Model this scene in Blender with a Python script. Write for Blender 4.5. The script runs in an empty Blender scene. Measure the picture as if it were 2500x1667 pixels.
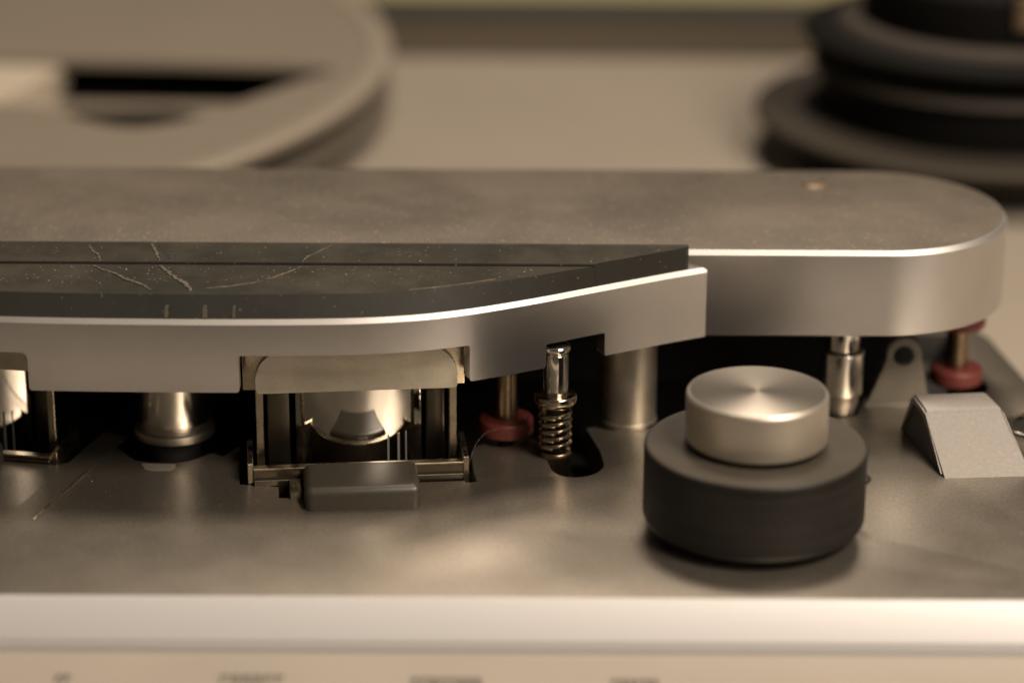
import bpy, bmesh, math, random
from mathutils import Vector, Matrix, geometry
random.seed(7)
S = 0.001                      # every measure below is in millimetres
sc = bpy.context.scene
col = sc.collection
R = math.radians

# ------------------------------------------------------------------ camera
cam = bpy.data.cameras.new('camera'); co = bpy.data.objects.new('camera', cam); col.objects.link(co)
co.location = Vector((0, -480.8, 210.3)) * S
co.rotation_euler = (Matrix.Rotation(R(90 - 20.5), 4, 'X') @ Matrix.Rotation(R(0.3), 4, 'Z')).to_euler()
cam.sensor_width = 36; cam.lens = 36 * 6200 / 2352
cam.clip_start = 0.02; cam.clip_end = 20
cam.dof.use_dof = True; cam.dof.focus_distance = 0.526; cam.dof.aperture_fstop = 5.6; cam.dof.aperture_blades = 7
sc.camera = co

# ------------------------------------------------------------------ light
w = bpy.data.worlds.new('World'); sc.world = w; w.use_nodes = True
bg = w.node_tree.nodes['Background']; bg.inputs[0].default_value = (1, .82, .60, 1); bg.inputs[1].default_value = 0.06
def lamp(name, az, el, dist, size, power, colour, aim=(20, 10, 10)):
    l = bpy.data.lights.new(name, 'AREA'); o = bpy.data.objects.new(name, l); col.objects.link(o)
    d = Vector((math.sin(R(az)) * math.cos(R(el)), -math.cos(R(az)) * math.cos(R(el)), math.sin(R(el))))
    o.location = Vector(aim) * S + d * dist
    o.rotation_euler = d.to_track_quat('Z', 'Y').to_euler()
    l.shape = 'DISK'; l.size = size; l.energy = power; l.color = colour
    return o
lamp('front_room_lamp', 46, 50, 0.78, 0.34, 7.6, (1, .834, .68))
lamp('low_fill_light', 34, 24, 1.60, 0.80, 5.6, (1, .834, .68))  # added fill behind the camera, brightens chrome and panel fronts
lamp('rear_ceiling_lamp', 172, 68, 1.30, 0.28, 12.5, (1, .834, .68))
sc.view_settings.view_transform = 'Standard'; sc.view_settings.look = 'None'
sc.view_settings.exposure = 0.04; sc.view_settings.gamma = 1.0
sc.view_settings.use_curve_mapping = False
sc.cycles.use_denoising = True
sc.cycles.max_bounces = 10; sc.cycles.diffuse_bounces = 4; sc.cycles.glossy_bounces = 8
sc.cycles.sample_clamp_indirect = 6

# ------------------------------------------------------------------ materials
def mat(name, c, rough=.5, metal=0., grain=0., gscale=3000, blotch=0., bscale=90, bump=0., bumpscale=2500,
        rvar=0., specks=None, spec=.5, aniso=0., coat=0., streak=None, bands=False, arot=0.):
    m = bpy.data.materials.new(name); m.use_nodes = True
    nt = m.node_tree; N = nt.nodes; L = nt.links; b = N['Principled BSDF']
    b.inputs['Base Color'].default_value = (*c, 1); b.inputs['Roughness'].default_value = rough
    b.inputs['Metallic'].default_value = metal; b.inputs['Specular IOR Level'].default_value = spec
    if coat: b.inputs['Coat Weight'].default_value = coat; b.inputs['Coat Roughness'].default_value = .12
    tc = N.new('ShaderNodeTexCoord')
    def noise(scale, detail=4, rough=.6, vec=None):
        n = N.new('ShaderNodeTexNoise'); n.inputs['Scale'].default_value = scale
        n.inputs['Detail'].default_value = detail; n.inputs['Roughness'].default_value = rough
        L.new(vec or tc.outputs['Object'], n.inputs['Vector']); return n.outputs['Fac']
    def mrange(x, a, b_, c0, c1):
        r = N.new('ShaderNodeMapRange'); r.inputs[1].default_value = a; r.inputs[2].default_value = b_
        r.inputs[3].default_value = c0; r.inputs[4].default_value = c1; L.new(x, r.inputs[0]); return r.outputs[0]
    def mix(fac, a, b_, mode='MIX'):
        x = N.new('ShaderNodeMix'); x.data_type = 'RGBA'; x.blend_type = mode
        for s, v in ((0, fac), (6, a), (7, b_)):
            if hasattr(v, 'is_output'): L.new(v, x.inputs[s])
            elif s == 0: x.inputs[0].default_value = v
            else: x.inputs[s].default_value = (*v, 1)
        return x.outputs[2]
    colr = c
    def scaled(k): return tuple(min(1, v * k) for v in c)
    if blotch:
        colr = mix(mrange(noise(bscale), .35, .68, 0, 1), scaled(1 - blotch), scaled(1 + blotch))
    if grain:
        g = N.new('ShaderNodeCombineColor')
        v = mrange(noise(gscale, 2), .3, .7, 1 - grain, 1 + grain)
        for k in range(3): L.new(v, g.inputs[k])
        colr = mix(1.0, colr, g.outputs[0], 'MULTIPLY')
    if specks:                                  # settled dust: (colour, scale, threshold, film)
        sc_, ss, th, film = specks
        f = mrange(noise(ss, 1, .4), th, th + .06, 0, .8)
        colr = mix(f, colr, sc_)
        if film:
            colr = mix(mrange(noise(45, 5, .65), .38, .62, film * .25, film), colr, sc_)
    if streak:                                  # fine rubbed lines along X
        mp = N.new('ShaderNodeMapping'); mp.inputs['Scale'].default_value = (20, 400, 4000); L.new(tc.outputs['Object'], mp.inputs[0])
        g = mrange(noise(1, 3, .6, mp.outputs[0]), .3, .7, 0, 1)
        colr = mix(g, colr, streak)
    if bands:                                   # wear rings round a wheel
        mp = N.new('ShaderNodeMapping'); mp.inputs['Scale'].default_value = (8, 8, 420); L.new(tc.outputs['Object'], mp.inputs[0])
        g = N.new('ShaderNodeCombineColor'); v = mrange(noise(1, 3, .6, mp.outputs[0]), .3, .7, .4, 2.6)
        for k in range(3): L.new(v, g.inputs[k])
        colr = mix(1.0, colr, g.outputs[0], 'MULTIPLY')
    if not isinstance(colr, tuple): L.new(colr, b.inputs['Base Color'])
    if rvar: L.new(mrange(noise(bscale * 1.7, 5), .3, .7, max(.02, rough - rvar), rough + rvar), b.inputs['Roughness'])
    if bump:
        bp = N.new('ShaderNodeBump'); bp.inputs['Strength'].default_value = bump; bp.inputs['Distance'].default_value = .0002
        L.new(noise(bumpscale, 3), bp.inputs['Height']); L.new(bp.outputs[0], b.inputs['Normal'])
    if aniso:
        b.inputs['Anisotropic'].default_value = aniso; b.inputs['Anisotropic Rotation'].default_value = arot
        t = N.new('ShaderNodeTangent'); t.direction_type = 'RADIAL'; t.axis = 'Z'; L.new(t.outputs[0], b.inputs['Tangent'])
    return m
M = {}
DUST = (.30, .25, .18)
M['deck'] = mat('satin_dark_deck_paint', (.305, .275, .23), .35, .90, grain=.18, gscale=1500, blotch=.05, bscale=60, rvar=.02, bump=.10, bumpscale=1800, specks=((.34, .30, .235), 1300, .68, .07))
M['deck_side'] = mat('raw_dark_casting', (.02, .018, .015), .7)
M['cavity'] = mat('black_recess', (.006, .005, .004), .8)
M['beige'] = mat('beige_deck_paint', (.245, .216, .175), .45, grain=.03, blotch=.03, bscale=20, bump=.05)
M['panel_beige'] = mat('cream_panel_paint', (.27, .24, .198), .5, grain=.03, blotch=.03, bscale=40)
M['ledge'] = mat('grey_ledge', (.19, .175, .155), .5, grain=.04)
M['rail'] = mat('bright_satin_rail', (.66, .66, .66), .43, .45, grain=.03)
M['silver'] = mat('satin_anodised_silver', (.74, .725, .72), .27, 1.0, grain=.02, gscale=2600, blotch=.05, bscale=50)
M['silver_top'] = mat('dusty_silver_paint', (.088, .076, .060), .56, .3, grain=.26, gscale=1700, blotch=.16, bscale=38, rvar=.07, bump=.15, bumpscale=1500, specks=(DUST, 1300, .70, .16))
M['edge'] = mat('bevel_highlight_tone', (.44, .43, .41), .5, .9, grain=.06)  # rim highlight set through the bevel's own colour
M['black'] = mat('black_plastic', (.016, .016, .0135), .5, spec=.25, grain=.10, bump=.08, specks=((.12, .105, .075), 1200, .74, .05), rvar=.06)
M['black_dusty'] = mat('dusty_black_plastic', (.017, .017, .014), .36, spec=.5, grain=.15, blotch=.15, bscale=70, bump=.12, specks=((.10, .085, .058), 1300, .74, .30), rvar=.08)
M['glue'] = mat('dried_tan_glue', (.088, .072, .048), .6, grain=.3, gscale=2500, blotch=.3, bscale=400, bump=.3)
M['glue_dark'] = mat('grimy_glue', (.055, .046, .032), .6, grain=.3)
M['crack'] = mat('open_crack', (.008, .007, .006), .8)
M['chrome'] = mat('polished_chrome', (.86, .82, .75), .09, 1, grain=.04, rvar=.02, bscale=200)
M['chrome_soft'] = mat('worn_chrome', (.92, .88, .81), .20, 1, grain=.04, rvar=.03, bscale=200)
M['gapline'] = mat('bright_core_gap', (.34, .33, .32), .4, .6)
M['mirror'] = mat('lapped_head_face', (.80, .77, .72), .02, 1)
M['nickel'] = mat('satin_nickel', (.50, .46, .39), .42, 1, grain=.05, blotch=.08, bscale=120, rvar=.05)
M['hood'] = mat('dull_nickel_shield', (.58, .53, .43), .55, .7, grain=.06, blotch=.10, bscale=110, bump=.08, rvar=.08)
M['shield'] = mat('plated_shield_steel', (.50, .44, .33), .30, 1, grain=.08, blotch=.15, bscale=160, rvar=.1)
M['cheek'] = mat('dark_tarnished_can', (.16, .14, .11), .35, 1, grain=.08, blotch=.15, bscale=160)
M['steel'] = mat('spring_steel', (.56, .47, .36), .16, 1, grain=.10, blotch=.15, bscale=500)
M['bronze'] = mat('worn_bronze_shaft', (.26, .195, .13), .32, 1, grain=.06, blotch=.15, bscale=300)
M['old_brass'] = mat('dull_brown_brass', (.20, .15, .095), .5, .6, grain=.15, blotch=.2, bscale=500)
M['red'] = mat('red_plastic', (.12, .020, .015), .5, grain=.08, gscale=1500, blotch=.10, bscale=300, specks=((.30, .15, .12), 1400, .72, .08))
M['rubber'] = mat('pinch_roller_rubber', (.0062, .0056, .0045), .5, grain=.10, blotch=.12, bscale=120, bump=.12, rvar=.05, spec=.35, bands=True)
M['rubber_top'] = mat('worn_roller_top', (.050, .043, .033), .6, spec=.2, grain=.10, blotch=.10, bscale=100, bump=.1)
M['knob'] = mat('turned_aluminium', (.32, .295, .255), .48, 1, grain=.04, aniso=.45, arot=.25)
M['knob_side'] = mat('satin_turned_side', (.62, .565, .48), .42, .9, grain=.03)
M['tab'] = mat('grey_plastic_tab', (.034, .030, .022), .38, grain=.06, bump=.12, bumpscale=3500)
M['cast'] = mat('sandblasted_casting', (.19, .177, .158), .50, .4, grain=.08, gscale=1500, bump=.2, bumpscale=2400, specks=((.27, .25, .225), 1600, .72, 0))
M['plate'] = mat('grey_sheet_metal', (.20, .185, .155), .48, .5, grain=.08, blotch=.1, bscale=150, specks=((.4, .35, .27), 1200, .70, .2))
M['wedge_shade'] = mat('wedge_side_shade', (.045, .040, .033), .6, .2, grain=.1)  # shade of the wedge's left side, put into the colour
M['blackhub'] = mat('black_hub', (.0035, .0033, .003), .7, spec=.10, grain=.05)
M['hubrim'] = mat('grey_rubber_rim', (.040, .034, .028), .7, spec=.2)
M['platter'] = mat('dark_brown_platter', (.030, .024, .016), .6, spec=.25)
M['reel'] = mat('beige_reel_paint', (.195, .168, .132), .42, metal=.1, grain=.03, blotch=.03, bscale=25)
M['reel_rim'] = mat('worn_reel_rim', (.23, .20, .158), .45, grain=.03)
M['cream'] = mat('cream_plastic', (.42, .37, .29), .45)
M['rearrail'] = mat('brown_rear_trim', (.075, .058, .036), .6)
M['reardark'] = mat('dark_rear_trim', (.03, .026, .018), .6)
M['olive'] = mat('olive_cream_wall', (.22, .20, .10), .6)
M['ink'] = mat('dark_print', (.05, .04, .03), .6)
M['gasket'] = mat('dark_seam', (.035, .030, .024), .7)
M['lint'] = mat('lint', (.26, .225, .175), .8)

# ------------------------------------------------------------------ helpers
def tag(o, label=None, cat=None, group=None, kind=None):
    if label: o['label'] = label
    if cat: o['category'] = cat
    if group: o['group'] = group
    if kind: o['kind'] = kind
    return o
def thing(name, loc, label, cat, group=None):
    o = bpy.data.objects.new(name, None); o.empty_display_size = .005; col.objects.link(o)
    o.location = Vector(loc) * S
    return tag(o, label, cat, group)
def build(name, bm, mats, parent=None, sharp=35, smooth=True, label=None, offset=None):
    """bm in world millimetres -> one mesh object; under a thing the mesh is relative to its base"""
    base = Vector((0, 0, 0)); p = parent
    while p is not None: base += p.location; p = p.parent
    off = Vector(offset) * S if offset is not None else Vector((0, 0, 0))
    bmesh.ops.recalc_face_normals(bm, faces=bm.faces[:])
    for v in bm.verts: v.co = v.co * S - base - off
    me = bpy.data.meshes.new(name); bm.to_mesh(me); bm.free()
    if not isinstance(mats, (list, tuple)): mats = [mats]
    for m in mats: me.materials.append(M[m])
    if smooth:
        for f in me.polygons: f.use_smooth = True
        me.set_sharp_from_angle(angle=R(sharp))
    o = bpy.data.objects.new(name, me); col.objects.link(o)
    if parent is not None: o.parent = parent
    o.location = off
    if label: o['label'] = label
    return o
def prism(poly, z0, z1, bt=0, bb=0, seg=2, bm=None, mi=0, top_mi=None, bev_mi=None):
    b = bmesh.new()
    lo = [b.verts.new((x, y, z0)) for x, y in poly]; hi = [b.verts.new((x, y, z1)) for x, y in poly]
    n = len(poly)
    fb = b.faces.new(lo[::-1]); ft = b.faces.new(hi)
    for i in range(n): b.faces.new((lo[i], lo[(i + 1) % n], hi[(i + 1) % n], hi[i]))
    for f in b.faces: f.material_index = mi
    if top_mi is not None: ft.material_index = top_mi
    if bt:
        r = bmesh.ops.bevel(b, geom=list(ft.edges), offset=bt, segments=seg, profile=.5, affect='EDGES')
        if bev_mi is not None:
            for f in r['faces']: f.material_index = bev_mi
    if bb:
        fb = min((f for f in b.faces if f.normal.z < -.9 or True), key=lambda f: f.calc_center_median().z)
        bmesh.ops.bevel(b, geom=list(fb.edges), offset=bb, segments=seg, profile=.5, affect='EDGES')
    if bm is None: return b
    me = bpy.data.meshes.new('t'); b.to_mesh(me); b.free(); bm.from_mesh(me); bpy.data.meshes.remove(me); return bm
def merge(bm, b):
    me = bpy.data.meshes.new('t'); b.to_mesh(me); b.free(); bm.from_mesh(me); bpy.data.meshes.remove(me); return bm
def lathe(prof, cx, cy, n=72, mis=None):
    b = bmesh.new(); rings = []
    for r, z in prof:
        if r < 1e-6: rings.append([b.verts.new((cx, cy, z))])
        else: rings.append([b.verts.new((cx + r * math.cos(2 * math.pi * k / n), cy + r * math.sin(2 * math.pi * k / n), z)) for k in range(n)])
    for i in range(len(rings) - 1):
        A, B = rings[i], rings[i + 1]
        for k in range(n):
            k2 = (k + 1) % n
            if len(A) == 1 and len(B) == 1: continue
            if len(A) == 1: f = b.faces.new((A[0], B[k], B[k2]))
            elif len(B) == 1: f = b.faces.new((A[k], A[k2], B[0]))
            else: f = b.faces.new((A[k], A[k2], B[k2], B[k]))
            if mis: f.material_index = mis[i]
    return b
def rnd(prof, rad=.4, steps=3):
    """round every corner of an open (r,z) profile"""
    out = [prof[0]]
    for i in range(1, len(prof) - 1):
        p, c, q = Vector(prof[i - 1]), Vector(prof[i]), Vector(prof[i + 1])
        d = min(rad, (p - c).length * .45, (q - c).length * .45)
        a, e = c + (p - c).normalized() * d, c + (q - c).normalized() * d
        for k in range(steps + 1):
            t = k / steps; out.append(tuple((1 - t) ** 2 * a + 2 * t * (1 - t) * c + t * t * e))
    return out + [prof[-1]]
def box(x0, x1, y0, y1, z0, z1, bev=.2, seg=2, rot=0, org=(0, 0)):
    b = bmesh.new(); bmesh.ops.create_cube(b, size=1)
    for v in b.verts: v.co = Vector(((x0 + x1) / 2 + v.co.x * (x1 - x0), (y0 + y1) / 2 + v.co.y * (y1 - y0), (z0 + z1) / 2 + v.co.z * (z1 - z0)))
    if bev: bmesh.ops.bevel(b, geom=b.edges[:], offset=bev, segments=seg, profile=.5, affect='EDGES')
    if rot or org != (0, 0): bmesh.ops.transform(b, verts=b.verts[:], matrix=Matrix.Translation((org[0], org[1], 0)) @ Matrix.Rotation(rot, 4, 'Z'))
    return b
def tube(pts, rad, n=10, closed=False):
    b = bmesh.new(); rings = []; pts = [Vector(p) for p in pts]
    for i, p in enumerate(pts):
        t = (pts[min(i + 1, len(pts) - 1)] - pts[max(i - 1, 0)]).normalized()
        u = t.cross(Vector((0, 0, 1)));  u = u.normalized() if u.length > 1e-4 else Vector((1, 0, 0))
        v = t.cross(u); r = rad(i / (len(pts) - 1)) if callable(rad) else rad
        rings.append([b.verts.new(p + (u * math.cos(2 * math.pi * k / n) + v * math.sin(2 * math.pi * k / n)) * r) for k in range(n)])
    for A, B in zip(rings, rings[1:]):
        for k in range(n): b.faces.new((A[k], A[(k + 1) % n], B[(k + 1) % n], B[k]))
    b.faces.new(rings[0][::-1]); b.faces.new(rings[-1]); return b
def inside(p, poly):
    c = False; n = len(poly)
    for i in range(n):
        (x1, y1), (x2, y2) = poly[i], poly[(i + 1) % n]
        if (y1 > p[1]) != (y2 > p[1]) and p[0] < (x2 - x1) * (p[1] - y1) / (y2 - y1) + x1: c = not c
    return c
def plate_with_holes(outer, holes, z0, z1, mi_side=0, bev=0):
    V = []; E = []
    for loop in [outer] + holes:
        s = len(V); V += [Vector(p) for p in loop]; E += [(s + i, s + (i + 1) % len(loop)) for i in range(len(loop))]
    vs, es, fs, *_ = geometry.delaunay_2d_cdt(V, E, [], 1, 1e-5)
    b = bmesh.new(); tv = [b.verts.new((v.x, v.y, z1)) for v in vs]; bv = [b.verts.new((v.x, v.y, z0)) for v in vs]
    for f in fs:
        c = sum((vs[i] for i in f), Vector((0, 0))) / len(f)
        if not inside(c, outer) or any(inside(c, h) for h in holes): continue
        b.faces.new([tv[i] for i in f]); b.faces.new([bv[i] for i in f][::-1])
    b.edges.ensure_lookup_table()
    for e in [e for e in b.edges if len(e.link_faces) == 1 and e.verts[0].co.z == z1 and e.verts[1].co.z == z1]:
        i, j = tv.index(e.verts[0]), tv.index(e.verts[1])
        f = b.faces.new((tv[i], tv[j], bv[j], bv[i])); f.material_index = mi_side
    for v in [v for v in b.verts if not v.link_faces]: b.verts.remove(v)
    if bev:
        bmesh.ops.recalc_face_normals(b, faces=b.faces[:]); b.normal_update()
        ed = [e for e in b.edges if len(e.link_faces) == 2 and e.verts[0].co.z == z1 and e.verts[1].co.z == z1 and e.calc_face_angle(0) > 1]
        bmesh.ops.bevel(b, geom=ed, offset=bev, segments=2, profile=.5, affect='EDGES', clamp_overlap=True)
        for f in b.faces:
            if f.calc_center_median().z > z1 - bev * 1.05: f.material_index = 0
    return b
def catmull(pts, n=8, closed=True):
    out = []; L = len(pts)
    for i in range(L if closed else L - 1):
        p = [Vector(pts[(i + k) % L] if closed else pts[min(max(i + k, 0), L - 1)]) for k in (-1, 0, 1, 2)]
        for k in range(n):
            t = k / n
            out.append(tuple(.5 * ((2 * p[1]) + (-p[0] + p[2]) * t + (2 * p[0] - 5 * p[1] + 4 * p[2] - p[3]) * t * t + (-p[0] + 3 * p[1] - 3 * p[2] + p[3]) * t ** 3)))
    if not closed: out.append(tuple(pts[-1]))
    return out
def circle(cx, cy, r, n=48): return [(cx + r * math.cos(2 * math.pi * k / n), cy + r * math.sin(2 * math.pi * k / n)) for k in range(n)]

# ------------------------------------------------------------------ setting: the machine's deck
seam = [(116, -47.9), (114.5, 20), (109.9, 57.5), (105.8, 86.5), (103.5, 91.5), (98, 93.5)]
outer = [(-170, -47.9)] + seam + [(-170, 93.5)]
cav = [(-150, 21.4), (-111.2, 14.2), (-92.5, 11.0), (-90.3, 10.8), (-87.1, 12.2), (-86.2, 17.2), (-84.6, 19.0), (-80.2, 19.9), (-78.6, 19.2), (-76.7, 15.8), (-74.8, 13.2), (-71.6, 12.1), (-66.8, 11.9),
       (-64.2, 12.8), (-62.4, 14.4), (-60.6, 16.6), (-59.6, 17.1), (-57.5, 15.4), (-56.6, 17.2), (-55.6, 19.6), (-54.6, 20.3), (-52.9, 1.5), (-45.2, .35),
       (-44.7, -4.9), (-40.2, -4.8), (-39.5, -9.4), (-18.0, -7.0), (-17.9, 3.0), (-9.2, 3.9), (-8.9, 3.0), (-6.7, 3.4), (-7.5, 10), (-8.0, 17.8),
       (-7.3, 21.0), (-5.7, 22.4), (-4.0, 21.4), (-2.2, 20.9), (0, 21.5), (1.8, 22.7), (3.2, 24.5), (4.2, 24.9), (5.3, 23.4), (6.6, 16.9), (8.0, 9.2), (9.1, 7.2), (10.7, 6.2), (12.5, 5.8), (14.2, 6.2), (15.8, 7.1), (17.2, 8.6), (18.2, 10.8), (18.4, 12.6),
       (17.8, 19.3), (15.6, 29.6), (15.4, 31.4), (16.9, 31.7), (20, 30.2), (29, 31.0), (32.9, 36.9), (47.7, 41.9), (64.7, 39.7), (65.8, 37.5), (70.8, 37.9), (72.1, 39.8), (74.0, 48.4), (88.0, 49.4), (90.5, 51.2), (92.5, 49.7), (95.2, 49.0), (98.5, 49.9), (101, 52.5), (101.8, 56), (101, 60), (99.5, 66), (98, 88), (-150, 88)]
deck = build('deck_plate', plate_with_holes(outer, [cav, circle(107.9, 32.5, 5.2)], -7, 0, 1, .55), ['deck', 'deck_side'], sharp=40)
tag(deck, kind='structure')
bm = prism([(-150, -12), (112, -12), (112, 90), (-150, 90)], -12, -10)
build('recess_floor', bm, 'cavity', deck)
bm = bmesh.new()
for a, b_ in zip(seam[:-1], seam[1:]):
    d = Vector(b_) - Vector(a); nrm = Vector((d.y, -d.x)).normalized() * .9
    merge(bm, prism([(a[0], a[1]), (a[0] + nrm.x, a[1] + nrm.y), (b_[0] + nrm.x, b_[1] + nrm.y), b_], -1.5, -.5))
build('seam_gasket', bm, 'gasket', deck)
# worn bare patch on the deck below the chrome post
bm = prism(catmull([(-73.1, 11.6), (-70, 11.4), (-66.9, 11.4), (-66.4, 9.6), (-67.6, 8.2), (-71.8, 8.3), (-72.6, 9.8)], 4), 0, .05)
build('worn_patch', bm, 'plate', deck)

rear = build('rear_deck', plate_with_holes([(-420, 93.6)] + [(x + .9, y) for x, y in seam[::-1]] + [(420, -47.9), (420, 334), (-420, 334)], [], -4, -.3), 'beige')
tag(rear, kind='structure')

# front rail and control panel
pf = [(-48.0, .15), (-48.4, .12), (-52.4, -5.8), (-52.7, -6.6), (-52.7, -8.6), (-47.95, -8.6)]
bm = bmesh.new(); A = [bm.verts.new((-170, y, z)) for y, z in pf]; B = [bm.verts.new((170, y, z)) for y, z in pf]
for i in range(len(pf)): j = (i + 1) % len(pf); bm.faces.new((A[i], A[j], B[j], B[i]))
bm.faces.new(A[::-1]); bm.faces.new(B)
bmesh.ops.bevel(bm, geom=[e for e in bm.edges if abs(e.verts[0].co.x - e.verts[1].co.x) > 1], offset=.25, segments=2, affect='EDGES')
rail = build('front_rail', bm, 'rail'); tag(rail, kind='structure')
bm = prism([(-300, -92), (320, -92), (320, -56.2), (-300, -56.2)], -9.5, -6.9, .4)
cp = build('control_panel', bm, 'panel_beige'); tag(cp, kind='structure')
bm = bmesh.new()
bm = prism([(-300, -57), (320, -57), (320, -52.75), (-300, -52.75)], -12, -8.0)
build('panel_ledge', bm, 'ledge', cp)
def strokes(x0, x1, ytop, h, n, seed):
    rr = random.Random(seed); b = bmesh.new(); wd = (x1 - x0) / n
    for i in range(n):
        a = x0 + i * wd; e = a + wd * .72
        for (p, q, r_, s_) in ((a, a + .55, ytop - h, ytop), (a, e, ytop - .55, ytop - rr.uniform(0, .15)), (e - .55, e, ytop - h * rr.choice((.45, 1)), ytop - .1)):
            merge(b, prism([(p, r_), (q, r_), (q, s_), (p, s_)], -6.9, -6.87 + rr.uniform(.001, .01)))
    return b
for x0, x1, yt, n, sd in ((-78.2, -75.4, -64.8, 2, 1), (-49.9, -38.6, -64.5, 6, 2), (-17.0, -4.6, -65.2, 8, 3), (17.4, 25.8, -65.5, 6, 4)):
    build('printed_mark', strokes(x0, x1, yt, 3.6, n, sd), 'ink', cp, smooth=False)

# rear trim and wall
bm = prism([(-420, 334), (420, 334), (420, 345), (-420, 345)], -4, 8.4, .8)
rr_ = build('rear_trim', bm, 'rearrail'); tag(rr_, kind='structure')
bm = prism([(-420, 337.5), (420, 337.5), (420, 352), (-420, 352)], 8.4, 14.0, .8)
build('upper_trim', bm, 'reardark', rr_)
bm = prism([(-900, 352.1), (900, 352.1), (900, 900), (-900, 900)], 6, 13.2)
bt_ = build('back_surface', bm, 'olive'); tag(bt_, kind='structure')

# ------------------------------------------------------------------ head cover
hc = thing('head_cover', (0, 45, 20), 'long silver head cover with rounded right end and cracked black inset', 'cover')
RC, CX, CY = 28.1, 75.5, 60.1
poly = [(-150, CY - RC)] + [(CX + RC * math.sin(t), CY - RC * math.cos(t)) for t in [math.pi * k / 64 for k in range(65)]] + [(-150, CY + RC)]
def stadium(r): return [(-150, CY - r)] + [(CX + r * math.sin(t), CY - r * math.cos(t)) for t in [math.pi * k / 64 for k in range(65)]] + [(-150, CY + r)]
bm = bmesh.new(); rings = [[bm.verts.new((x, y, z)) for x, y in stadium(r)] for r, z in ((RC - .25, 20), (RC, 20.25), (RC, 37.2), (RC - .7, 38.1), (RC - .85, 38.15))]
for A, B in zip(rings, rings[1:]):
    for k in range(len(A)): k2 = (k + 1) % len(A); bm.faces.new((A[k], A[k2], B[k2], B[k]))
bm.faces.new(rings[0][::-1]); bm.faces.new(rings[-1])
bm.normal_update()
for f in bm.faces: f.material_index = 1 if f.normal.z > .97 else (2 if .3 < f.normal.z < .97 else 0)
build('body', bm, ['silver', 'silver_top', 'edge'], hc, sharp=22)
build('gap_backing', box(-150, 90, 84, 85.5, -9.8, 19.98, 0), 'cavity', hc)  # added black sheet, keeps the gap under the cover dark
# screw
def screw(cx, cy, z, r, parent):
    b = lathe(rnd([(0, z + .55), (r * .75, z + .5), (r, z + .15), (r, z - .4), (0, z - .4)], .2), cx, cy, 32)
    s = build('screw', b, 'old_brass', parent, offset=None)
    build('screw_slot', box(-r * .85, r * .85, -.25, .25, z + .45, z + .62, 0, rot=R(25), org=(cx, cy)), 'crack', s)
screw(65.0, 77.2, 38.05, 2.8, hc)

# front panel: drawn flat in (s,z), bent along its plan curve
plan = [(-150, 9.5), (-130, 5.0), (-112, 2.0), (-97.2, .45), (-84, -.25), (-72.3, -.5), (-60, -.62), (-47.5, -.45), (-38, -.1), (-31, .35), (-24, 1.3), (-16, 3.1), (-8.3, 5.9), (-1, 9.4), (6.7, 13.5), (13, 17.2), (19.8, 21.1), (27, 25.2), (33.3, 28.7), (39.6, 31.9)]
crv = [Vector(p) for p in catmull(plan, 12, False)]
cum = [0]
for a, b_ in zip(crv, crv[1:]): cum.append(cum[-1] + (b_ - a).length)
def at_s(s):
    s = max(0, min(cum[-1], s)); lo, hi = 0, len(cum) - 1
    while hi - lo > 1:
        m_ = (lo + hi) // 2
        if cum[m_] <= s: lo = m_
        else: hi = m_
    t = (s - cum[lo]) / (cum[hi] - cum[lo]); p = crv[lo].lerp(crv[hi], t)
    i0, i1 = max(0, lo - 2), min(len(crv) - 1, hi + 2); d = (crv[i1] - crv[i0]).normalized()
    return p, Vector((-d.y, d.x))          # point, inward normal
def s_of_x(x):
    for i in range(len(crv) - 1):
        if crv[i].x <= x <= crv[i + 1].x: return cum[i] + (x - crv[i].x) / (crv[i + 1].x - crv[i].x) * (cum[i + 1] - cum[i])
    return cum[-1]
ZB, ZT = 20.0, 34.65
def cut(xa, xb, zc, r=.7, rl=None):
    a, b_ = s_of_x(xa), s_of_x(xb); pts = []; rl = rl or r
    pts += [(a - .5, ZB), (a - .15, ZB + .15), (a, ZB + .5)]
    pts += [(a + rl - rl * math.cos(t), zc - rl + rl * math.sin(t)) for t in (0, .5, 1.0, math.pi / 2)]
    pts += [(b_ - r + r * math.sin(t), zc - r + r * math.cos(t)) for t in (0, .5, 1.0, math.pi / 2)]
    return pts + [(b_, ZB + .5), (b_ + .15, ZB + .15), (b_ + .5, ZB)]
sp = [(0, ZB)] + cut(-137, -92.4, 27.7, 1.3) + cut(-52.1, -8.1, 27.5, .6) + cut(6.7, 18.4, 24.9, .4) + [(cum[-1], ZB), (cum[-1], ZT), (0, ZT)]
bm = bmesh.new(); TH = 3.2; CH = .95; E_ = cum[-1]
lowp = sp[:-3]                                                   # bottom edge with the cut-outs, left to right
fr = [bm.verts.new((s, 0, z)) for s, z in lowp + [(E_ - .7, ZB), (E_ - .7, ZT - CH), (0, ZT - CH)]]
bk = [bm.verts.new((s, TH, z)) for s, z in lowp + [(E_, ZB), (E_, ZT), (0, ZT)]]
t0, t1 = bm.verts.new((0, .72, ZT)), bm.verts.new((E_, .72, ZT))  # top of the chamfer
e0 = bm.verts.new((E_, .72, ZB))
bm.faces.new(fr); bm.faces.new(bk[::-1]); n = len(fr)
for i in range(n - 3): bm.faces.new((fr[i], fr[i + 1], bk[i + 1], bk[i]))
bm.faces.remove(bm.faces[-1]) if False else None
bm.faces.new((fr[-2], fr[-1], t0, t1))                           # chamfer along the top
bm.faces.new((t0, bk[-1], bk[-2], t1))                           # flat top
bm.faces.new((fr[-3], fr[-2], t1, e0)); bm.faces.new((e0, t1, bk[-2], bk[-3]))
bm.faces.new((fr[-3], e0, bk[-3])); bm.faces.new((fr[0], fr[-1], t0, bk[-1], bk[0]))
bm.normal_update()
s = 1.0
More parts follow.
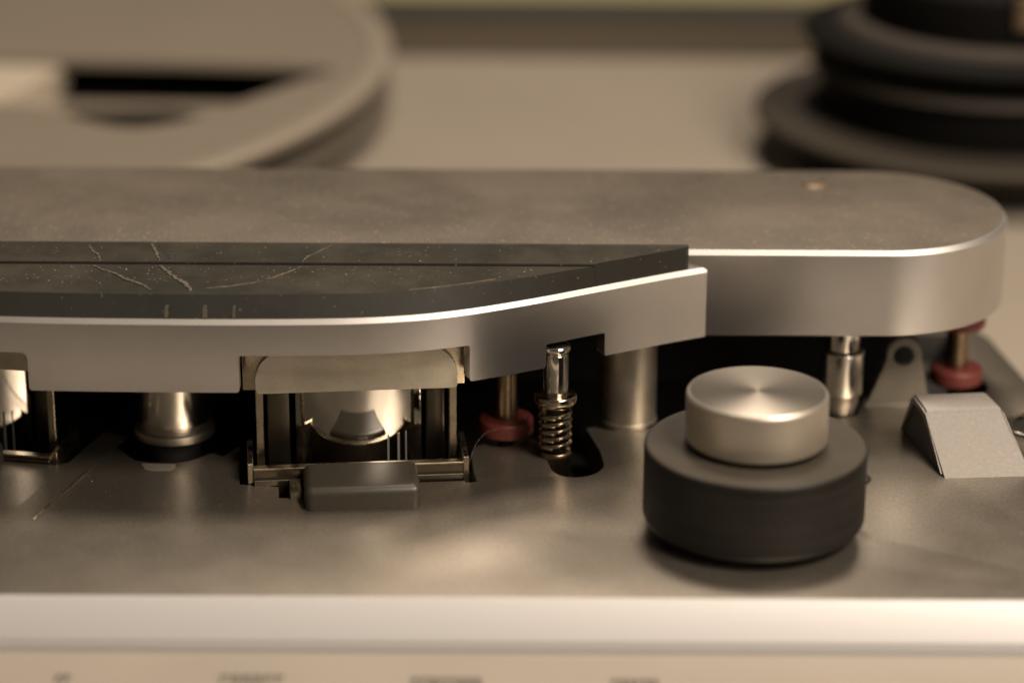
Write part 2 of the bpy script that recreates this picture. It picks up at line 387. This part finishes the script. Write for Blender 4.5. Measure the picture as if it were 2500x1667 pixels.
while s < cum[-1] - .5:
    bmesh.ops.bisect_plane(bm, geom=bm.verts[:] + bm.edges[:] + bm.faces[:], plane_co=(s, 0, 0), plane_no=(1, 0, 0), dist=1e-5); s += 1.3
for v in bm.verts:
    p, nn = at_s(v.co.x); q = p + nn * v.co.y
    v.co = Vector((q.x, q.y, v.co.z))
bm.normal_update()
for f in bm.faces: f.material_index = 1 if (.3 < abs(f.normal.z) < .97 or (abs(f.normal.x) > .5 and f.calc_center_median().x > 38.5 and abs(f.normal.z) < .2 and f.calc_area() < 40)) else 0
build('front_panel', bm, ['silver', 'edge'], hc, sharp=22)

# black inset: front plate, groove, rear strip
off = [at_s(s_of_x(x)) for x in [-140 + 2.5 * k for k in range(71)]]
wall = [(p + nn * 1.05) for p, nn in off]
wall = [p for p in wall if p.x < 34.9 and p.y < 31.4]
GY0 = 20.3; ZI, ZR = 38.7, 39.15
def loft(lo, hi, z0, z1):
    b = bmesh.new(); n = len(lo)
    A = [b.verts.new((x, y, z0)) for x, y in lo]; B = [b.verts.new((x, y, z1)) for x, y in hi]
    b.faces.new(A[::-1]); f = b.faces.new(B); f.material_index = 1
    for i in range(n): b.faces.new((A[i], A[(i + 1) % n], B[(i + 1) % n], B[i]))
    bmesh.ops.bevel(b, geom=[e for e in f.edges], offset=.15, segments=2, affect='EDGES')
    return b
lo = [(p.x, p.y) for p in wall if p.y < GY0 - 1.2]
nf = len(lo)
hi = []
for (p, nn) in off[:nf]:
    q = p + nn * (1.35 + 2.1 * max(0, min(1, (22 - p.x) / 55))); hi.append((q.x, min(q.y, GY0 - .02 - .01 * (nf - len(hi)))))
lo += [(lo[-1][0] + (GY0 - lo[-1][1]) * 1.75, GY0), (-140, GY0)]; hi += [(lo[-2][0] - .2, GY0), (-140, GY0)]
inset = build('black_inset', loft(lo, hi, 34.68, ZI), ['black', 'black_dusty'], hc)
tailw = [(p.x, p.y) for p in wall if p.y > GY0 + .3]
tail = [(p, nn) for p, nn in off if (p + nn * 1.05).y > GY0 + .3 and (p + nn * 1.05).x < 34.9 and (p + nn * 1.05).y < 31.4]
sl_lo = [(-140, GY0 + .05), (lo[-2][0] + .1, GY0 + .05)] + [tuple(p + nn * 1.05) for p, nn in tail] + [(35.3, 31.6), (35.3, 31.95), (-140, 31.95)]
sl_hi = [(-140, GY0 + .05), (lo[-2][0] - .1, GY0 + .05)] + [tuple(p + nn * (1.35 + 2.1 * max(0, min(1, (22 - p.x) / 55)))) for p, nn in tail] + [(35.1, 31.8), (35.3, 31.95), (-140, 31.95)]
sl_hi = [(x, min(y, 31.9)) for x, y in sl_hi]
build('rear_strip', loft(sl_lo, sl_hi, 34.68, ZR), ['black', 'black_dusty'], hc)
build('strip_lip', prism([(-140, 31.96), (35.25, 31.96), (35.25, 33.0), (-140, 33.0)], 38.2, ZR - .02, .12, 0, 1), 'black_dusty', hc)
# cracks with dried glue
def crackline(pts, z, wd, hh, name, m, seed):
    rr = random.Random(seed); L = []; Rr = []; P = [Vector(p) for p in catmull(pts, 6, False)]
    for i, p in enumerate(P):
        d = (P[min(i + 1, len(P) - 1)] - P[max(i - 1, 0)]).normalized(); nn = Vector((-d.y, d.x)); t = i / (len(P) - 1)
        k = wd * (.45 + rr.random() * .8) * (.35 + .65 * math.sin(math.pi * min(1, t * .9 + .08)))
        j = nn * (rr.random() - .5) * wd * .6
        L.append(tuple(p + j + nn * k / 2)); Rr.append(tuple(p + j - nn * k / 2))
    build(name, prism(L[::-1] + Rr, z - .02, z + hh), m, inset, sharp=60)
    if name == 'glue_ridge':
        crackline([(x + wd * .7, y + .2) for x, y in pts], z, wd * .7, .012, 'crack_gap', 'crack', seed + 50)
crackline([(-82.0, 19.2), (-79.5, 16.5), (-76.8, 14.2), (-74.5, 11.2), (-71.5, 8.4), (-69.0, 5.0)], ZI, .8, .16, 'glue_ridge', 'glue', 1)
crackline([(-69.0, 19.2), (-67.2, 16.0), (-65.6, 13.0), (-63.4, 9.5), (-62.0, 6.5), (-61.4, 4.6)], ZI, .95, .18, 'glue_ridge', 'glue', 2)
crackline([(-41.2, 19.2), (-43.0, 16.6), (-45.2, 13.9), (-47.8, 11.0)], ZI, .55, .14, 'glue_ridge', 'glue', 3)
crackline([(-48.0, 10.6), (-53.0, 8.0), (-58.5, 6.2)], ZI, .5, .10, 'glue_ridge', 'glue', 4)
crackline([(-80.6, 19.4), (-79.8, 17.6)], ZI, .9, .03, 'crack_gap', 'crack', 5)
crackline([(-67.2, 18.9), (-65.9, 16.4), (-65.0, 14.4)], ZI, .9, .03, 'crack_gap', 'crack', 6)
crackline([(-41.6, 19.5), (-42.8, 18.0)], ZI, .8, .03, 'crack_gap', 'crack', 7)
crackline([(-72.0, 6.6), (-70.6, 5.6), (-69.8, 4.9)], ZI, .7, .03, 'crack_gap', 'crack', 8)
crackline([(-84.6, 30.5), (-83.2, 27.0), (-81.6, 23.8), (-81.0, 20.8)], ZR, .6, .14, 'glue_ridge', 'glue', 9)
crackline([(-72.2, 31.5), (-71.2, 28.5), (-70.4, 25.4), (-69.2, 21.0)], ZR, .6, .16, 'glue_ridge', 'glue', 10)
crackline([(-70.4, 30.8), (-69.4, 28.0), (-68.2, 25.0), (-67.6, 22.0)], ZR, 1.0, .03, 'crack_gap', 'crack', 11)
crackline([(-36.0, 31.0), (-38.4, 27.2), (-40.6, 23.4), (-41.0, 20.9)], ZR, .5, .12, 'glue_ridge', 'glue', 12)
# slits that run down the inset's front wall
for x, wv in ((-65.6, .9), (-58.3, 1.1), (-52.8, .7)):
    p, nn = at_s(s_of_x(x)); a = p + nn * 1.0
    sl = Matrix.Translation((a.x, a.y, 34.7)) @ Matrix.Rotation(-math.atan2(2.55, 3.87), 4, 'X')
    b = box(-wv / 2, wv / 2, -.03, .4, 2.6, 4.7, 0); bmesh.ops.transform(b, verts=b.verts[:], matrix=sl); build('wall_crack', b, 'crack', inset)
    b = bmesh.new()
    for k in range(5):
        zz = .1 + k * .5
        merge(b, box(-wv * .42 + random.uniform(-.1, .1), wv * .36 + random.uniform(-.1, .1), -.08 - random.random() * .05, .2, zz, zz + .48, .05, 1))
    bmesh.ops.transform(b, verts=b.verts[:], matrix=sl); build('glue_run', b, 'glue_dark', inset)
# chipped front edge of the inset
L = [at_s(s_of_x(-19 + k * .5)) for k in range(36)]
fr_ = [(p + nn * (3.45 + .1 * random.random())) for p, nn in L]; bk_ = [(p + nn * (3.8 + .25 * random.random())) for p, nn in L]
build('chipped_edge', prism([tuple(p) for p in fr_] + [tuple(p) for p in bk_[::-1]], ZI - .2, ZI + .1, .05, 0, 1), 'glue', inset)

# ------------------------------------------------------------------ heads in their shields
def head_assembly(org, ang, label, fz=3.3):
    ux = Vector((math.cos(ang), math.sin(ang))); vy = Vector((-math.sin(ang), math.cos(ang)))
    t = thing('tape_head_assembly', (org[0], org[1], 0), label, 'tape head', 'tape heads in their shields')
    T = Matrix.Translation((org[0], org[1], 0)) @ Matrix.Rotation(ang, 4, 'Z')
    def add(name, b, m, par=t, **k):
        bmesh.ops.transform(b, matrix=T, verts=b.verts[:]); return build(name, b, m, par, **k)
    # head block: convex lapped face, flat sides
    n = 40; hw, r = 12.4, 19.0
    sag = r - math.sqrt(r * r - hw * hw)
    face = [(-hw + 2 * hw * k / n, 6.2 + (r - math.sqrt(max(0, r * r - (-hw + 2 * hw * k / n) ** 2)))) for k in range(n + 1)]
    hb = add('head_block', prism([(x + .6, y) for x, y in face] + [(hw + .6, 26), (-hw + .6, 26)], -6, 26, 0, 0), 'mirror', sharp=30)
    for u, wd in ((6.1, .55), (8.1, .75), (9.7, .4)):          # core gaps, polished bright
        y = 6.2 + (r - math.sqrt(r * r - (u - .6) ** 2))
        add('core_gap', box(u - wd / 2, u + wd / 2, y - .03, y + .4, -5, 6.8, .02, 1), 'gapline', hb)
    # side cheeks of the head can
    for a, e in ((-17.4, -13.0), (13.9, 17.6)):
        add('side_cheek', box(a, e, 10.5, 25, -6, 26, .4), 'cheek')
    # lower tray of the shield
    add('shield_front', box(-20.5, 20.5, .1, 1.5, -5, fz - .3, .1, 1), 'cheek')
    add('shield_rim', box(-20.5, 20.5, -.1, 1.8, fz - .29, fz + .15, .08, 1), 'shield')
    for sx in (-1, 1):
        add('shield_side', box(min(sx * 20.5, sx * 21.6), max(sx * 20.5, sx * 21.6), .6, 14, -5, fz + .9, .12, 1), 'shield')
        add('shield_post', box(sx * 18.9 - .75, sx * 18.9 + .75, 6.0, 7.4, -4, 22, .15, 1), 'shield')
    add('shield_lip', box(-20.4, 20.4, -.7, .08, -5, min(1.2, fz - .5), .1, 1), 'cheek')
    # hood
    def hoodpoly(x0, x1, z0, z1, rad):
        pts = [(x0 + .5, z0), (x1 - .5, z0), (x1, z0 + .5)]
        pts += [(x1 - rad + rad * math.cos(a_), z1 - rad * .85 + rad * .85 * math.sin(a_)) for a_ in [math.pi / 2 * k / 10 for k in range(11)]]
        pts += [(x0 + rad - rad * math.sin(a_), z1 - rad * .85 + rad * .85 * math.cos(a_)) for a_ in [math.pi / 2 * k / 10 for k in range(11)]]
        return pts + [(x0, z0 + .5)]
    b = prism(hoodpoly(-19.6, 19.6, 0, 9.3, 7.6), 0, 6.5, .15, 0, 2)
    bmesh.ops.transform(b, verts=b.verts[:], matrix=Matrix.Translation((0, 10.0, 17.6)) @ Matrix.Rotation(R(90), 4, 'X'))
    add('hood', b, 'hood')
    b = prism([(-22.0, 0), (21.2, 0), (21.2, 13), (-22.0, 13)], 0, 3, .3, 0, 2)
    bmesh.ops.transform(b, verts=b.verts[:], matrix=Matrix.Translation((0, 8.4, 17.7)) @ Matrix.Rotation(R(90), 4, 'X'))
    add('hood_back', b, 'shield')
    # grey finger tab with its hinge leaf
    tb = add('finger_tab', box(-10.9, 11.2, -13.6, -.05, -2, 4.5, 1.5, 5), 'tab')
    add('hinge_leaf', box(-13.6, -11.3, -7.6, -.8, -3, 1.6, .3), 'shield', tb)
    return t
head_assembly((-29.7, 3.2), R(6.0), 'mirror faced tape head under a dull nickel hood, between chrome post and spring guide')
head_assembly((-111.5, 15.5), R(-10.0), 'tape head cut off by the left edge of the picture', 1.0)

# lever lying beside the left head
lv = thing('lifter_lever', (-93, -15, 0), 'thin dark strip lying slantwise on the deck beside the cut-off tape head', 'lever')
bm = bmesh.new()
P0, P1 = Vector((-93.0, -15.4, .0)), Vector((-80.5, 27, .0)); d = (P1 - P0).normalized(); nn = Vector((d.y, -d.x, 0)).normalized()
b = box(-2.7, 2.9, 0, (P1 - P0).length, -.12, .03, 0, 1)
rotm = Matrix((nn, d, nn.cross(d))).transposed().to_4x4()
bmesh.ops.transform(b, verts=b.verts[:], matrix=Matrix.Translation(P0) @ rotm); build('arm', b, 'deck', lv)
b = box(2.6, 2.95, .6, 25, .0, .3, .1, 2); bmesh.ops.transform(b, verts=b.verts[:], matrix=Matrix.Translation(P0) @ rotm); build('raised_edge', b, 'shield', lv)

# ------------------------------------------------------------------ guides and posts
cp_ = thing('chrome_guide_post', (-68.2, 24.6, 0), 'thick chrome guide post with flanged foot between the two tape heads', 'guide post')
build('sleeve', lathe(rnd([(0, 34.5), (7.15, 34.5), (7.15, 4.6), (6.8, 4.4), (6.8, 3.9), (0, 3.9)], .25), -68.2, 24.6), 'chrome_soft', cp_)
build('flange', lathe(rnd([(0, 3.89), (6.6, 3.89), (7.7, 3.4), (8.1, 3.1), (8.1, 1.5), (7.8, 1.3), (0, 1.3)], .15), -68.2, 24.6), 'nickel', cp_)
build('stem', lathe([(0, 1.29), (5.2, 1.29), (5.0, -9.9), (0, -9.9)], -68.2, 24.6), 'deck_side', cp_)

def red_guide(x, y, label, ztop, tilt=0):
    t = thing('red_guide_roller', (x, y, 0), label, 'guide roller', 'red flanged guide rollers')
    build('lower_flange', lathe(rnd([(0, 4.0), (5.2, 4.0), (5.6, 3.6), (5.6, .9), (5.3, .6), (0, .6)], .3, 4), x, y), 'red', t)
    build('shaft', lathe([(0, 4.0), (2.45, 4.0), (2.45, ztop), (0, ztop)], x, y, 48), 'bronze', t)
    build('upper_flange', lathe(rnd([(0, ztop), (5.3, ztop), (5.6, ztop + .4), (5.6, ztop + 2.8), (5.2, ztop + 3.2), (0, ztop + 3.2)], .4, 4), x, y), 'red', t)
    build('spindle', lathe([(0, .49), (1.6, .49), (1.6, -9.9), (0, -9.9)], x, y, 32), 'deck_side', t)
red_guide(-1.2, 27.6, 'red flanged roller under the cover, just left of the coil spring', 20.4)
red_guide(94.9, 57.6, 'red flanged roller at the rounded right end of the cover', 13.3)

sg = thing('spring_guide', (8.7, 17.0, 0), 'slim chrome pin with collar over a coil spring', 'tape guide')
gx, gy = 8.7, 17.0
build('pin', lathe(rnd([(0, 21.9), (2.5, 21.9), (2.5, 13.6), (0, 13.6)], .2), gx, gy), 'chrome', sg)
build('cap', lathe(rnd([(0, 23.7), (2.6, 23.7), (2.95, 23.3), (2.95, 22.6), (2.2, 22.2), (2.2, 21.91), (0, 21.91)], .2), gx, gy), 'chrome', sg)
build('collar', lathe(rnd([(0, 13.59), (2.9, 13.55), (4.25, 13.3), (4.25, 11.9), (3.6, 10.9), (0, 10.9)], .4), gx, gy), 'steel', sg)
turns = 5.6
build('coil_spring', tube([(gx + 2.8 * math.cos(a), gy + 2.8 * math.sin(a), 1.6 + 8.8 * a / (2 * math.pi * turns)) for a in [2 * math.pi * turns * k / 260 for k in range(261)]], .60, 10), 'steel', sg)
build('core', lathe([(0, 10.9), (1.8, 10.9), (1.8, -6), (0, -6)], gx, gy, 40), 'deck_side', sg)
build('foot', lathe(rnd([(0, 1.3), (2.9, 1.3), (3.1, .6), (2.9, -2.5), (2.9, -9.9), (0, -9.9)], .3), gx + .2, gy - .3), 'bronze', sg)

pl = thing('cover_pillar', (24.0, 36.0, 0), 'wide satin nickel pillar holding up the cover, behind and left of the pinch roller', 'pillar')
build('pillar_body', lathe(rnd([(0, 34.6), (5.75, 34.6), (5.75, .8), (5.75, -9.9), (0, -9.9)], .3), 24.0, 36.0), 'nickel', pl)
build('foot_ring', lathe(rnd([(5.7, .9), (6.0, .85), (6.0, -.5), (5.7, -.5)], .1), 24.0, 36.0), 'nickel', pl)

cs = thing('capstan', (68.4, 41.0, 0), 'stepped polished capstan shaft behind the silver knob', 'capstan')
kx, ky = 68.4, 41.2
build('shaft', lathe(rnd([(0, 19.95), (3.5, 19.95), (3.5, 14.2), (0, 14.2)], .1), kx, ky), 'chrome', cs)
build('sleeve', lathe(rnd([(0, 13.7), (4.35, 13.7), (4.35, 4.5), (0, 4.5)], .2), kx, ky), 'chrome_soft', cs)
build('groove', lathe([(0, 14.19), (3.1, 14.19), (3.1, 13.71), (0, 13.71)], kx, ky), 'deck_side', cs)
build('base', lathe(rnd([(0, 4.49), (3.7, 4.49), (3.6, 2.4), (2.9, -.2), (2.9, -9.9), (0, -9.9)], .3), kx, ky), 'nickel', cs)

# ------------------------------------------------------------------ pinch roller
px, py = 45.4, -17.5
pr_ = thing('pinch_roller', (px, py, 0), 'black rubber pinch roller with brushed silver screw cap', 'pinch roller')
prof = rnd([(12.2, 17.0), (12.6, 17.3), (20.2, 17.3), (20.75, 16.6), (20.75, 3.4), (20.0, 2.0), (6, 1.7)], .5, 5)
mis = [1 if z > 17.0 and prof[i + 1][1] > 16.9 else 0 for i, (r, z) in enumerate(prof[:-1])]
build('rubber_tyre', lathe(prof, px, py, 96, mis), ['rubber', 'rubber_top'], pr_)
build('hub', lathe([(0, 16.9), (12.19, 16.9), (12.19, 2.5), (0, 2.5)], px, py), 'deck_side', pr_)
cap = build('screw_cap', lathe(rnd([(0, 18.2), (12.9, 18.2), (13.2, 18.6), (13.2, 27.0), (12.8, 27.6), (12.6, 27.6)], .2), px, py, 96), 'knob_side', pr_)
build('cap_face', lathe([(12.62, 27.6), (12.5, 27.66), (0, 27.66)], px, py, 96), 'knob', cap, offset=(0, 0, 0))
build('spindle', lathe([(0, 2.49), (4.5, 2.49), (4.5, .02), (0, .02)], px, py), 'deck_side', pr_)
build('grub_screw', lathe(rnd([(0, 10.4), (.8, 10.4), (1.3, 9.6), (.8, 8.8), (0, 8.8)], .2), px + 20.75, py + 1.0, 20), 'rubber', pr_)

# ------------------------------------------------------------------ brackets at the right
lg = thing('upright_lug', (81, 46, 0), 'grey sheet metal lug with a round hole, right of the capstan', 'bracket')
pts = [(-6.6, 0), (6.6, 0)] + [(.9 + 3.6 * math.cos(a), 11.0 + 3.6 * math.sin(a)) for a in [-.05 + (math.pi + .25) * k / 14 for k in range(15)]]
b = plate_with_holes(pts, [circle(.7, 10.9, 2.25, 32)], 0, 1.4)
bmesh.ops.transform(b, verts=b.verts[:], matrix=Matrix.Translation((80.9, 46.6, -.1)) @ Matrix.Rotation(R(4), 4, 'Z') @ Matrix.Rotation(R(90), 4, 'X'))
build('lug_plate', b, 'plate', lg)
build('foot_weld', box(73.9, 88.2, 43.6, 48, -.3, .5, .3), 'plate', lg)

rp = thing('wedge_block', (92, 15, 0), 'sandblasted silver wedge shaped block at the right edge, in front of the red roller', 'block')
# bent strap: foot -> slope -> rounded shoulder -> top -> back leg
prof = [(6.2, -.02), (17.4, 9.0), (18.0, 9.45), (18.8, 9.75), (24.2, 10.3), (25.2, 10.1), (26.0, 9.4), (31.5, -.02)]
inn = [(30.0, -.02), (25.1, 8.7), (24.2, 9.1), (19.2, 8.6), (18.4, 8.3), (7.9, -.02)]
bm = bmesh.new(); lp = prof + inn; n = len(lp)
def rampx(y, z, side): k = (y - 6.2) / 25.3; return (84.7 + (79.4 - 84.7) * k) if side == 0 else (102.6 + (94.2 - 102.6) * k * (1.35 - .35 * k))
A = [bm.verts.new((rampx(y, z, 0), y, z)) for y, z in lp]; B = [bm.verts.new((rampx(y, z, 1), y + 1.5, z)) for y, z in lp]
for i in range(n): j = (i + 1) % n; bm.faces.new((A[i], A[j], B[j], B[i]))
bm.faces.new(A[::-1]); bm.faces.new(B)
bmesh.ops.bevel(bm, geom=[e for e in bm.edges if len(e.link_faces) == 2 and (set(e.link_faces) & {f for f in bm.faces if len(f.verts) > 6})], offset=.45, segments=3, affect='EDGES')
build('wedge_body', bm, 'cast', rp, sharp=28)

bm = bmesh.new(); wp = [(8.0, .02), (18.5, 8.3), (24.4, 9.0), (29.9, .02)]
A = [bm.verts.new((rampx(y, z, 0) + .7, y, z)) for y, z in wp]; B = [bm.verts.new((rampx(y, z, 0) + 4.6, y, z)) for y, z in wp]
for i in range(4): j = (i + 1) % 4; bm.faces.new((A[i], A[j], B[j], B[i]))
bm.faces.new(A[::-1]); bm.faces.new(B); build('side_shade_panel', bm, 'wedge_shade', rp)  # dark panel in place of shade on the left side
rg = thing('chrome_eyelet', (107.9, 32.5, 0), 'chrome ringed hole cut off by the right edge, beside the silver wedge', 'eyelet')
ring = lathe(rnd([(5.0, .9), (6.6, .9), (6.9, .4), (6.9, .02), (5.0, .02), (5.0, .9)], .3), 107.9, 32.5)
build('ring', ring, 'chrome', rg)

# ------------------------------------------------------------------ lint
def lint(pts, label):
    o = build('lint_fibre', tube(catmull([Vector(p) for p in pts], 8, False), .014, 6), 'lint'); return tag(o, label, 'lint')
lint([(-8.6, 9.0, .5), (-7.2, 14.0, 3.2), (-5.2, 18.5, 4.0), (-2.8, 21.6, 3.6)], 'fine lint hair curling in front of the left red roller')

# ------------------------------------------------------------------ background: reel and hub
rx, ry, rr = -219.0, 268.6, 184.0
re = thing('tape_reel', (rx, ry, 0), 'large out of focus beige tape reel with a window, back left', 'reel')
win = catmull([(-180, 265), (-150, 264), (-120, 261), (-88, 259), (-51, 253.5), (-60, 238), (-76, 214), (-86, 199.5), (-99, 193), (-113, 200), (-127, 212), (-160, 216), (-185, 225)], 6)
outc = circle(rx, ry, rr, 160)
build('upper_flange', plate_with_holes(outc, [win], 15.0, 17.0), 'reel', re)
bm = lathe(rnd([(177.5, 17.01), (178, 17.9), (183.4, 17.9), (184, 17.01)], .4), rx, ry, 160)
build('rim_bead', bm, 'reel_rim', re)
win2 = [(-124, 230), (-86, 227), (-72, 236), (-96, 247), (-124, 245)]
shade_opening = [(-150, 257), (-62, 254), (-46, 266), (-48, 290), (-100, 300), (-150, 300)]  # opening added where the lower flange lies in shade
build('lower_flange', plate_with_holes(outc, [win2, shade_opening], 5.0, 6.6), 'reel', re)
build('hub', lathe([(0, 14.98), (91, 14.98), (91, 6.62), (0, 6.62)], rx, ry, 120), 'cream', re)
build('table_shade_disc', lathe([(0, 4.6), (160, 4.6), (160, 2.5), (55, 2.4), (55, -.2), (0, -.2)], rx, ry, 96), 'blackhub', re)  # table with its black disc widened so the slot reads as shade

hx, hy = 130, 232
hu = thing('reel_hub', (hx, hy, 0), 'black stepped reel hub on a dark brown platter, back right', 'hub')
build('platter', lathe(rnd([(0, 12.6), (63, 12.6), (64, 12.0), (64, 10.4), (52, 8.0), (50, -.2), (0, -.2)], .4), hx, hy, 96), 'platter', hu)
build('rubber_ring', lathe(rnd([(49, 12.61), (49, 13.2), (54.4, 13.2), (55, 12.61)], .4), hx, hy, 96), 'hubrim', hu)
build('lower_drum', lathe(rnd([(0, 25), (46, 25), (46.6, 24.4), (46, 12.62), (0, 12.62)], .4), hx, hy, 96), 'blackhub', hu)
build('drum_rim', lathe(rnd([(44, 25.01), (44, 27.0), (48.2, 26.8), (49, 25.01)], .5), hx, hy, 96), 'hubrim', hu)
build('clamp_disc', lathe(rnd([(0, 36.5), (48.5, 36.5), (51.8, 34.8), (51.8, 33.4), (45, 27.21), (0, 27.21)], .9), hx, hy, 96), 'blackhub', hu)
build('top_rim', lathe(rnd([(36, 36.51), (36, 38.6), (41.4, 38.6), (43, 36.51)], .8), hx, hy, 96), 'hubrim', hu)
build('top_drum', lathe(rnd([(0, 52), (33, 52), (35.9, 50), (35.9, 36.51), (0, 36.51)], .8), hx, hy, 96), 'blackhub', hu)
b = box(hx - 2, hx + 4, hy - 37.6, hy - 35.5, 43, 52, .4); build('copper_latch', b, 'bronze', hu)

# ------------------------------------------------------------------ settled dust
def dust(seed, n):
    rr = random.Random(seed); b = bmesh.new(); k = 0
    while k < n:
        t = rr.random()
        if t < .5:
            x, y, z = rr.uniform(-105, 110), rr.triangular(-46, 32, 8), 0
            if inside((x, y), cav) or any(inside((x + dx, y + dy), cav) for dx, dy in ((.6, 0), (-.6, 0), (0, .6), (0, -.6))): continue
            if (x - px) ** 2 + (y - py) ** 2 < 22 ** 2 or (x > 79 and 4 < y < 34): continue
        elif t < .7: x, y, z = rr.uniform(-105, 10), rr.uniform(8, 19.5), ZI
        elif t < .78: x, y, z = rr.uniform(-105, 30), rr.uniform(21, 31), ZR
        else: x, y, z = rr.uniform(-105, 90), rr.triangular(34, 80, 38), 38.15
        if z == ZI and y < 13 and x > -12: continue
        r = rr.choice((.06, .07, .08, .09, .12)) * rr.uniform(.7, 1.3); a = rr.random() * 6.28; e = rr.uniform(.6, 1.8)
        c = [b.verts.new((x + r * e * math.cos(a + q), y + r * math.sin(a + q), z + .012)) for q in (0, 1.3, 2.5, 3.8, 5.1)]
        tp = b.verts.new((x, y, z + r * .6))
        for i in range(5): b.faces.new((c[i], c[(i + 1) % 5], tp))
        b.faces.new(c[::-1]); k += 1
    return b
o = build('dust', dust(5, 900), 'lint', smooth=False); tag(o, kind='stuff')
